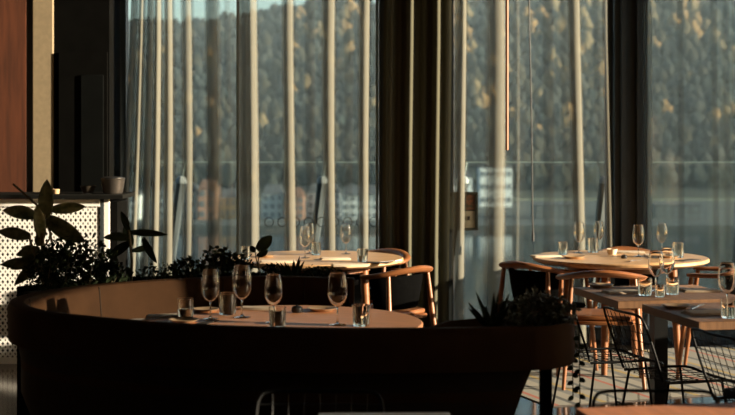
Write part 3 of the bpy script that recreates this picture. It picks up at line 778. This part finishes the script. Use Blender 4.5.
cG = at(318, 413, SZ); T_G = square_table(cG, R(1.5), .40, .70, 'dark grey bare table top at the bottom centre', M_grey)

# ------------------------------------------------------------------ wooden armchairs
def armchair(loc, rz, label, padded=True, seat_m=None, back_z=.735, arm_z=.685, z0=0.0):
    """faces +Y of its own axes"""
    t = empty('wooden_armchair', (loc[0], loc[1], 0), rz); tag(t, label, 'chair', 'wooden armchairs at the round tables')
    rings = []
    N = 28
    for i in range(N + 1):
        s = -1 + 2 * i / N; ang = s * R(118)
        # horseshoe: round back, arms running forward
        if abs(s) < .72:
            a = s / .72 * R(90); x = .265 * math.sin(a); y = -.03 - .235 * math.cos(a)
            tx, ty = math.cos(a), math.sin(a)
        else:
            u = (abs(s) - .72) / .28; x = math.copysign(.265 - .02 * u, s); y = -.03 + .20 * u; tx, ty = 0, math.copysign(1, s)
        f = max(0, 1 - abs(s) / .8); z = arm_z + (back_z - arm_z) * (3 * f * f - 2 * f ** 3)
        wr_ = .026 + .020 * f; ht = .015 + .008 * f
        if i in (0, N): wr_ *= .6; ht *= .6
        nx_, ny_ = ty, -tx
        ring = []
        for k in range(10):
            b = 2 * math.pi * k / 10; o_ = wr_ * math.cos(b); h_ = ht * math.sin(b)
            ring.append((x + nx_ * o_, y + ny_ * o_, z + h_ + o_ * .25 * f))
        rings.append(ring)
    MB().loft(rings).build('arm_rail', M_woodc, t, smooth=60)
    for sx in (-1, 1):
        MB().tube([(sx * .27, .23, z0), (sx * .255, .175, .44), (sx * .248, .14, arm_z - .012)], [.012, .019, .014], 10).build('leg', M_woodc, t)
        MB().tube([(sx * .25, -.27, z0), (sx * .215, -.21, .44), (sx * .195, -.185, back_z - .022)], [.012, .019, .014], 10).build('leg', M_woodc, t)
    sp = [(-.215, .21), (-.23, .12), (-.225, -.10), (-.18, -.20), (0, -.225), (.18, -.20), (.225, -.10), (.23, .12), (.215, .21), (0, .225)]
    MB().prism(sp, .405, .43).build('seat_frame', M_woodc, t, bevel=.006)
    MB().prism([(x * .95, y * .95) for x, y in sp], .43, .462).build('seat', seat_m or M_blackup, t, bevel=.012)
    if padded:
        vs = []; 
        rings = []
        for i in range(19):
            a = -R(78) + R(156) * i / 18
            ring = []
            for z, o_ in ((.475, .012), (.49, 0), (.60, .0), (.685, .004), (.695, .012), (.685, .030), (.60, .030), (.49, .034)):
                rr = (.245 - o_) * (.80 + .2 * (z - .47) / .22); yy = (.215 - o_) * (.86 + .14 * (z - .47) / .22)
                ring.append((rr * math.sin(a), -.02 - yy * math.cos(a), z - .01 * (1 - math.cos(a))))
            rings.append(ring)
        MB().loft(rings).build('back_pad', M_blackup, t, smooth=60)
    return t
armchair((.125, 9.20), R(48), 'armchair with bright sunlit back rail standing before the olive drape', True, M_woodc)
armchair((X(352, 10.12) + .12, 10.20), R(142), 'armchair mostly hidden behind the left round table, only its rail showing')
armchair((1.20, 9.52), R(-48), 'armchair with black padded back left of the right round table', z0=.0075)
armchair((X(602, 8.95), 8.98), R(-6), 'open backed armchair seen from behind at the right round table', False, M_woodc, z0=.0075)
armchair((X(719, 9.25), 9.32), R(72), 'dark padded armchair at the right edge by the round table', z0=.0075)
armchair((X(637, 10.2), 10.34), R(187), 'armchair behind the right round table with only a red brown rail showing', z0=.0075)

# ------------------------------------------------------------------ black wire chairs
def wire_chair(loc, rz, label, pad=False, back_h=.76):
    """faces +Y of its own axes; back at -Y"""
    t = empty('wire_chair', (loc[0], loc[1], 0), rz); tag(t, label, 'chair', 'black wire chairs')
    wv, sz = .21, .445
    def rr(pts): return [tuple(p) for p in catmull(pts + pts[:3], 4)][:len(pts) * 4]
    # back frame loop
    def B(x, u):      # u = 0 seat joint .. 1 top; leaning back
        return Vector((x, -.20 - .11 * u - .02 * math.cos(x / wv * 1.4), sz + .01 + (back_h - sz - .01) * u))
    bp = [B(-wv + .01, 0), B(-wv, .35), B(-wv, .75), B(-wv + .01, .93), B(-wv + .05, 1), B(0, 1.0), B(wv - .05, 1), B(wv - .01, .93), B(wv, .75), B(wv, .35), B(wv - .01, 0)]
    MB().tube(catmull([tuple(p) for p in bp], 3), .0062, 8).build('back_frame', M_wire, t)
    def S(x, v):      # v = 0 back .. 1 front lip drooping
        return Vector((x, -.20 + .42 * v, sz - .018 * math.sin(math.pi * v) * (1 - (x / wv) ** 2) - .03 * max(0, v - .8) / .2))
    spn = [S(-wv + .01, 0), S(-wv, .3), S(-wv, .8), S(-wv + .04, 1), S(0, 1.02), S(wv - .04, 1), S(wv, .8), S(wv, .3), S(wv - .01, 0)]
    MB().tube(catmull([tuple(p) for p in spn], 3), .0065, 8).build('seat_frame', M_wire, t)
    mbk = MB(); mse = MB()
    for k in range(1, 8):
        x = -wv + 2 * wv * k / 8
        mbk.tube([B(x, u) for u in (0, .3, .6, .97)], .002, 5); mse.tube([S(x, v) for v in (0, .3, .6, .85, 1)], .002, 5)
    for k in range(1, 7):
        u = k / 7; mbk.tube([B(x, u) for x in (-wv, -wv / 2, 0, wv / 2, wv)], .002, 5); mse.tube([S(x, u) for x in (-wv, -wv / 2, 0, wv / 2, wv)], .002, 5)
    mbk.build('back_mesh', M_wire, t)['kind'] = 'stuff'; mse.build('seat_mesh', M_wire, t)['kind'] = 'stuff'
    for sx in (-1, 1):
        MB().tube([S(sx * wv * .95, .72), (sx * (wv + .02), .17, 0)], .0065, 8).build('leg', M_wire, t)
        MB().tube([S(sx * wv * .95, .06), (sx * (wv + .02), -.25, 0)], .0065, 8).build('leg', M_wire, t)
    MB().tube([(-wv * 1.03, .145, .16), (wv * 1.03, .145, .16)], .005, 6).build('stretcher', M_wire, t)
    if pad:
        MB().prism([(-.19, -.17), (.19, -.17), (.19, .18), (-.19, .18)], sz + .012, sz + .05).build('seat_pad', M_pad, t, bevel=.015)
    return t
q = at(559, 296, .77); wire_chair((q[0] + .28, q[1] + .13), R(-74), 'black wire chair tucked under the square table by the round table')
q = at(628, 310, .77); wire_chair((q[0] + .28, q[1] + .13), R(-74), 'black wire chair tucked under the square table with one wine glass')
q = at(722, 335, .76); wire_chair((q[0] + .28, q[1] + .13), R(-74), 'cushioned black wire chair cut off by the right edge', True)
wire_chair((X(655, 4.66), 4.66 - .31), R(180) + ANG * .0, 'black wire chair at the bottom right behind the orange brown table', back_h=.735)
wire_chair((X(320, 4.66), 4.66 - .31), R(180), 'black wire chair in deep shade in front of the booth', back_h=.735)

# ------------------------------------------------------------------ rug under the right round table
M_rug = bpy.data.materials.new('striped_rug_weave'); M_rug.use_nodes = True
n = M_rug.node_tree.nodes; l = M_rug.node_tree.links; pr = n['Principled BSDF']; pr.inputs['Roughness'].default_value = 1
tc = n.new('ShaderNodeTexCoord'); sx_ = n.new('ShaderNodeSeparateXYZ'); l.new(tc.outputs['Object'], sx_.inputs[0])
mr = n.new('ShaderNodeMath'); mr.operation = 'MULTIPLY'; mr.inputs[1].default_value = 1.55; l.new(sx_.outputs[0], mr.inputs[0])
fr_ = n.new('ShaderNodeMath'); fr_.operation = 'FRACT'; l.new(mr.outputs[0], fr_.inputs[0])
cr = n.new('ShaderNodeValToRGB'); cr.color_ramp.interpolation = 'CONSTANT'
stops = [(0, (.30, .28, .22)), (.12, (.42, .13, .08)), (.17, (.33, .31, .25)), (.30, (.10, .10, .09)), (.36, (.36, .33, .26)), (.50, (.20, .20, .18)), (.60, (.42, .30, .10)), (.66, (.35, .33, .27)), (.80, (.12, .13, .12)), (.86, (.30, .28, .23))]
while len(cr.color_ramp.elements) < len(stops): cr.color_ramp.elements.new(.5)
for e, (p_, c) in zip(cr.color_ramp.elements, stops): e.position = p_; e.color = (*(v * .72 for v in c), 1)
l.new(fr_.outputs[0], cr.inputs[0]); l.new(cr.outputs[0], pr.inputs['Base Color'])
rg = empty('striped_rug', (1.95, 9.45, 0), R(20)); tag(rg, 'pale striped rug on the floor under the right round table', 'rug')
MB().box((0, 0, .0035), (2.5, 1.7, .006)).build('weave', M_rug, rg)
for s in (-1, 1): MB().box((0, s * .86, .003), (2.5, .02, .005)).build('border', M_menu, rg)

# ------------------------------------------------------------------ tableware
def wg_mesh():
    outer = [(.006, .078), (.016, .083), (.030, .097), (.040, .118), (.0435, .140), (.0425, .165), (.0385, .195), (.0335, .224)]
    prof = [(0, 0), (.036, 0), (.0375, .0015), (.034, .003), (.010, .006), (.0045, .012), (.0036, .03), (.0036, .068)] + outer + [(.0328, .2252)] + [(r - .0014, z + .0014) for r, z in outer[::-1]] + [(0, .0815)]
    me = MB().lathe(prof, 28).mesh('wine_glass', 60); me.materials.append(M_goblet); return me
def tm_mesh(r=.039, h=.092):
    prof = [(0, 0), (r * .86, 0), (r * .90, .003), (r, h - .001), (r - .0012, h), (r - .0025, h - .001), (r * .84, .010), (0, .009)]
    me = MB().lathe(prof, 28).mesh('tumbler', 40); me.materials.append(M_tumbler); return me
WG, TM = wg_mesh(), tm_mesh()
WATER = MB().lathe([(0, .0095), (.0322, .0105), (.0340, .045), (0, .045)], 28).mesh('water'); WATER.materials.append(M_waterin)
def put(me, name, px, py, z, label, cat, group, s=1.0):
    x, y = at(px, py, z); o = bpy.data.objects.new(name, me); COL.objects.link(o)
    o.location = (x, y, z + .0005); o.scale = (s, s, s); return tag(o, label, cat, group)
GW, GT = 'wine glasses', 'water tumblers'
for px, py, z, s, lab in [
    (210.5, 319, TZ, 1.0, 'wine glass on the booth table, left one of the tall pair'),
    (242, 317.5, TZ, 1.06, 'tallest wine glass on the booth table, right one of the pair'),
    (273.5, 322.5, TZ, .95, 'wine glass on the booth table standing just behind a tumbler'),
    (337.5, 325, TZ, 1.02, 'wine glass nearest the booth opening on the booth table'),
    (305, 258, TZ, .95, 'wine glass on the left round table, front one of the overlapping pair'),
    (309.5, 253.5, TZ, .95, 'wine glass on the left round table, rear one of the overlapping pair'),
    (346, 254, TZ, .95, 'single wine glass left of the tumbler on the left round table'),
    (579, 253, TZ, .97, 'leftmost wine glass on the right round table'),
    (598.5, 250.5, TZ, .95, 'wine glass on the right round table before the slanted balustrade post'),
    (638.5, 256.5, TZ, .97, 'wine glass on the right round table before the broad window post'),
    (662, 253.5, TZ, .97, 'rightmost wine glass on the right round table'),
    (656, 291, SZ, .98, 'left wine glass of the crowded square table'),
    (667, 288, SZ, .98, 'right wine glass of the crowded square table'),
    (727, 310, SZ, 1.02, 'wine glass on the square table at the right edge')]:
    put(WG, 'wine_glass', px, py, z, lab, 'wine glass', GW, s)
for px, py, z, s, lab in [
    (185.5, 318.5, TZ, 1.0, 'tumbler of water at the left end of the booth table'),
    (227.5, 314.5, TZ, 1.08, 'empty tumbler between the two tall wine glasses in the booth'),
    (277.5, 328, TZ, .98, 'tumbler overlapping a wine glass in the middle of the booth table'),
    (361, 326, TZ, 1.0, 'tumbler nearest the booth opening on the booth table'),
    (245.5, 259.5, TZ, .95, 'tumbler at the left side of the left round table'),
    (316, 255, TZ, .95, 'tumbler beside the paired wine glasses on the left round table'),
    (362.5, 262, TZ, .95, 'tumbler at the right side of the left round table'),
    (563, 254.5, TZ, .95, 'leftmost tumbler on the right round table'),
    (593, 252.5, TZ, 1.1, 'tall tumbler between two wine glasses on the right round table'),
    (678, 257.5, TZ, 1.1, 'rightmost tumbler on the right round table'),
    (645, 295.5, SZ, 1.0, 'left tumbler on the crowded square table'),
    (660, 297, SZ, .7, 'small middle tumbler on the crowded square table'),
    (672.5, 294.5, SZ, .95, 'right tumbler on the crowded square table'),
    (729, 318, SZ, 1.0, 'tumbler on the square table at the right edge')]:
    o = put(TM, 'tumbler', px, py, z, lab, 'glass', GT, s)
    if px in (185.5, 563, 362.5, 678):
        wv_ = bpy.data.objects.new('water', WATER); COL.objects.link(wv_); wv_.parent = o
PL = MB().lathe([(0, 0), (.045, 0), (.050, .004), (.066, .013), (.068, .015), (.065, .0155), (.048, .0065), (0, .005)], 32).mesh('side_plate'); PL.materials.append(M_plate)
GP = 'side plates'
for px, py, z, s, lab in [
    (184, 322.5, TZ, 1.0, 'tan side plate in front of the tumbler of water'),
    (322, 311, TZ, 1.05, 'tan side plate behind the wine glass near the booth opening'),
    (206, 311.5, TZ, .95, 'tan side plate behind the left tall wine glass'),
    (265, 257, TZ, 1.0, 'side plate at the left of the left round table'),
    (574, 258.5, TZ, 1.15, 'side plate at the front left of the right round table'),
    (668, 258.5, TZ, 1.1, 'side plate at the front right of the right round table'),
    (601, 287, SZ, 1.05, 'dark rimmed side plate on the left of the crowded square table'),
    (676, 308, SZ, 1.05, 'side plate at the far corner of the square table at the right edge')]:
    put(PL, 'side_plate', px, py, z, lab, 'plate', GP, s)
b_ = MB().lathe([(0, 0), (.024, 0), (.034, .03), (.036, .035), (.033, .035), (.022, .006), (0, .005)], 24).mesh('small_bowl'); b_.materials.append(M_napkin)
put(b_, 'small_bowl', 612, 254.5, TZ, 'small pale bowl in the middle of the right round table', 'bowl', None, 1.1)
b_ = MB().lathe([(0, 0), (.022, 0), (.026, .008), (.026, .022), (.018, .030), (.006, .033), (0, .038)], 20).mesh('salt_cellar'); b_.materials.append(M_blackc)
put(b_, 'salt_cellar', 297, 312.5, TZ, 'small black salt cellar beside the plate on the booth table', 'salt cellar', None, 1.0)
put(b_, 'salt_cellar', 624, 258.5, TZ, 'small black salt cellar in the middle of the right round table', 'salt cellar', None, .8)
# folded napkins on dark menu cards, forks and knives
def napkin(px, py, z, rz, label, wv=.20, dp=.09):
    x, y = at(px, py, z); t = empty('folded_napkin', (x, y, z + .0005), rz); tag(t, label, 'napkin', 'folded linen napkins')
    b = MB()
    for k, (s, h) in enumerate(((1, .004), (.97, .004), (.94, .003))):
        b.box((.002 * k, .002 * k, .002 + .004 * k), (wv * s, dp * s, h))
    b.build('cloth', M_napkin, t, bevel=.0015)
    return t
def menu(px, py, z, rz, label, wv=.13, dp=.24):
    x, y = at(px, py, z); o = MB().box((0, 0, .002), (wv, dp, .004)).build('menu_card', M_menu, None, bevel=.001, loc=(x, y, z + .0005), rz=rz)
    tag(o, label, 'menu', 'dark menu cards')
napkin(168, 317.5, TZ, R(12), 'cream napkin left of the tumbler of water in the booth')
napkin(256, 309.5, TZ, R(-10), 'cream napkin behind the wine glasses in the booth', .16, .08)
menu(205, 323.5, TZ, R(-18), 'dark menu card in front of the left tall wine glass', .05, .2)
napkin(278, 262.5, TZ, R(5), 'cream napkin left of the overlapping wine glasses', .24, .12)
napkin(335, 259.5, TZ, R(10), 'cream napkin behind the menu on the left round table', .2, .1)
napkin(350, 266, TZ, R(8), 'cream napkin at the sunlit front of the left round table', .24, .1)
menu(378, 263, TZ, R(60), 'dark menu card at the right edge of the left round table', .08, .18)
napkin(546, 257, TZ, R(14), 'cream napkin at the left edge of the right round table', .2, .1)
napkin(629, 253, TZ, R(-8), 'cream napkin at the back of the right round table', .22, .1)
napkin(654, 256, TZ, R(-8), 'cream napkin between wine glass and plate on the round table', .14, .09)
menu(688, 260.5, TZ, R(-50), 'dark menu card at the right edge of the right round table', .08, .18)
napkin(622, 293, SZ, R(14), 'cream napkin at the left front of the crowded square table', .2, .11)
napkin(700, 291.5, SZ, R(4), 'cream napkin at the right of the crowded square table', .2, .11)
napkin(706, 314, SZ, R(12), 'cream napkin on the square table at the right edge', .2, .13)
def fork(px, py, z, rz, label):
    x, y = at(px, py, z); b = MB(); t = empty('fork', (x, y, z + .001), rz); tag(t, label, 'fork', 'forks')
    MB().tube([(0, -.09, .003), (0, -.02, .004), (0, .035, .006)], [.004, .0028, .004], 6).build('handle', M_steel, t)
    h = MB().box((0, .046, .006), (.022, .024, .002))
    for k in range(4): h.box((-.0085 + .0057 * k, .078, .007), (.0026, .042, .002))
    h.build('tines', M_steel, t)
def knife(px, py, z, rz, label):
    x, y = at(px, py, z); t = empty('table_knife', (x, y, z + .001), rz); tag(t, label, 'knife', 'table knives')
    MB().tube([(0, -.10, .004), (0, -.05, .004), (0, 0, .0035)], [.005, .0055, .004], 6).build('handle', M_steel, t)
    MB().prism([(-.006, 0), (.006, 0), (.008, .06), (.004, .11), (-.004, .115), (-.006, .06)], .002, .004).build('blade', M_steel, t)
fork(683, 290, SZ, R(35), 'fork right of the tumblers on the crowded square table')
knife(690, 289, SZ, R(35), 'knife right of the tumblers on the crowded square table')
fork(697, 308, SZ, R(-30), 'fork at the far side of the square table at the right edge')
knife(148, 320, TZ, R(-60), 'knife at the left end of the booth table')
knife(636, 261, TZ, R(-35), 'knife at the front of the right round table')
fork(390, 262, TZ, R(-50), 'fork near the right edge of the left round table')
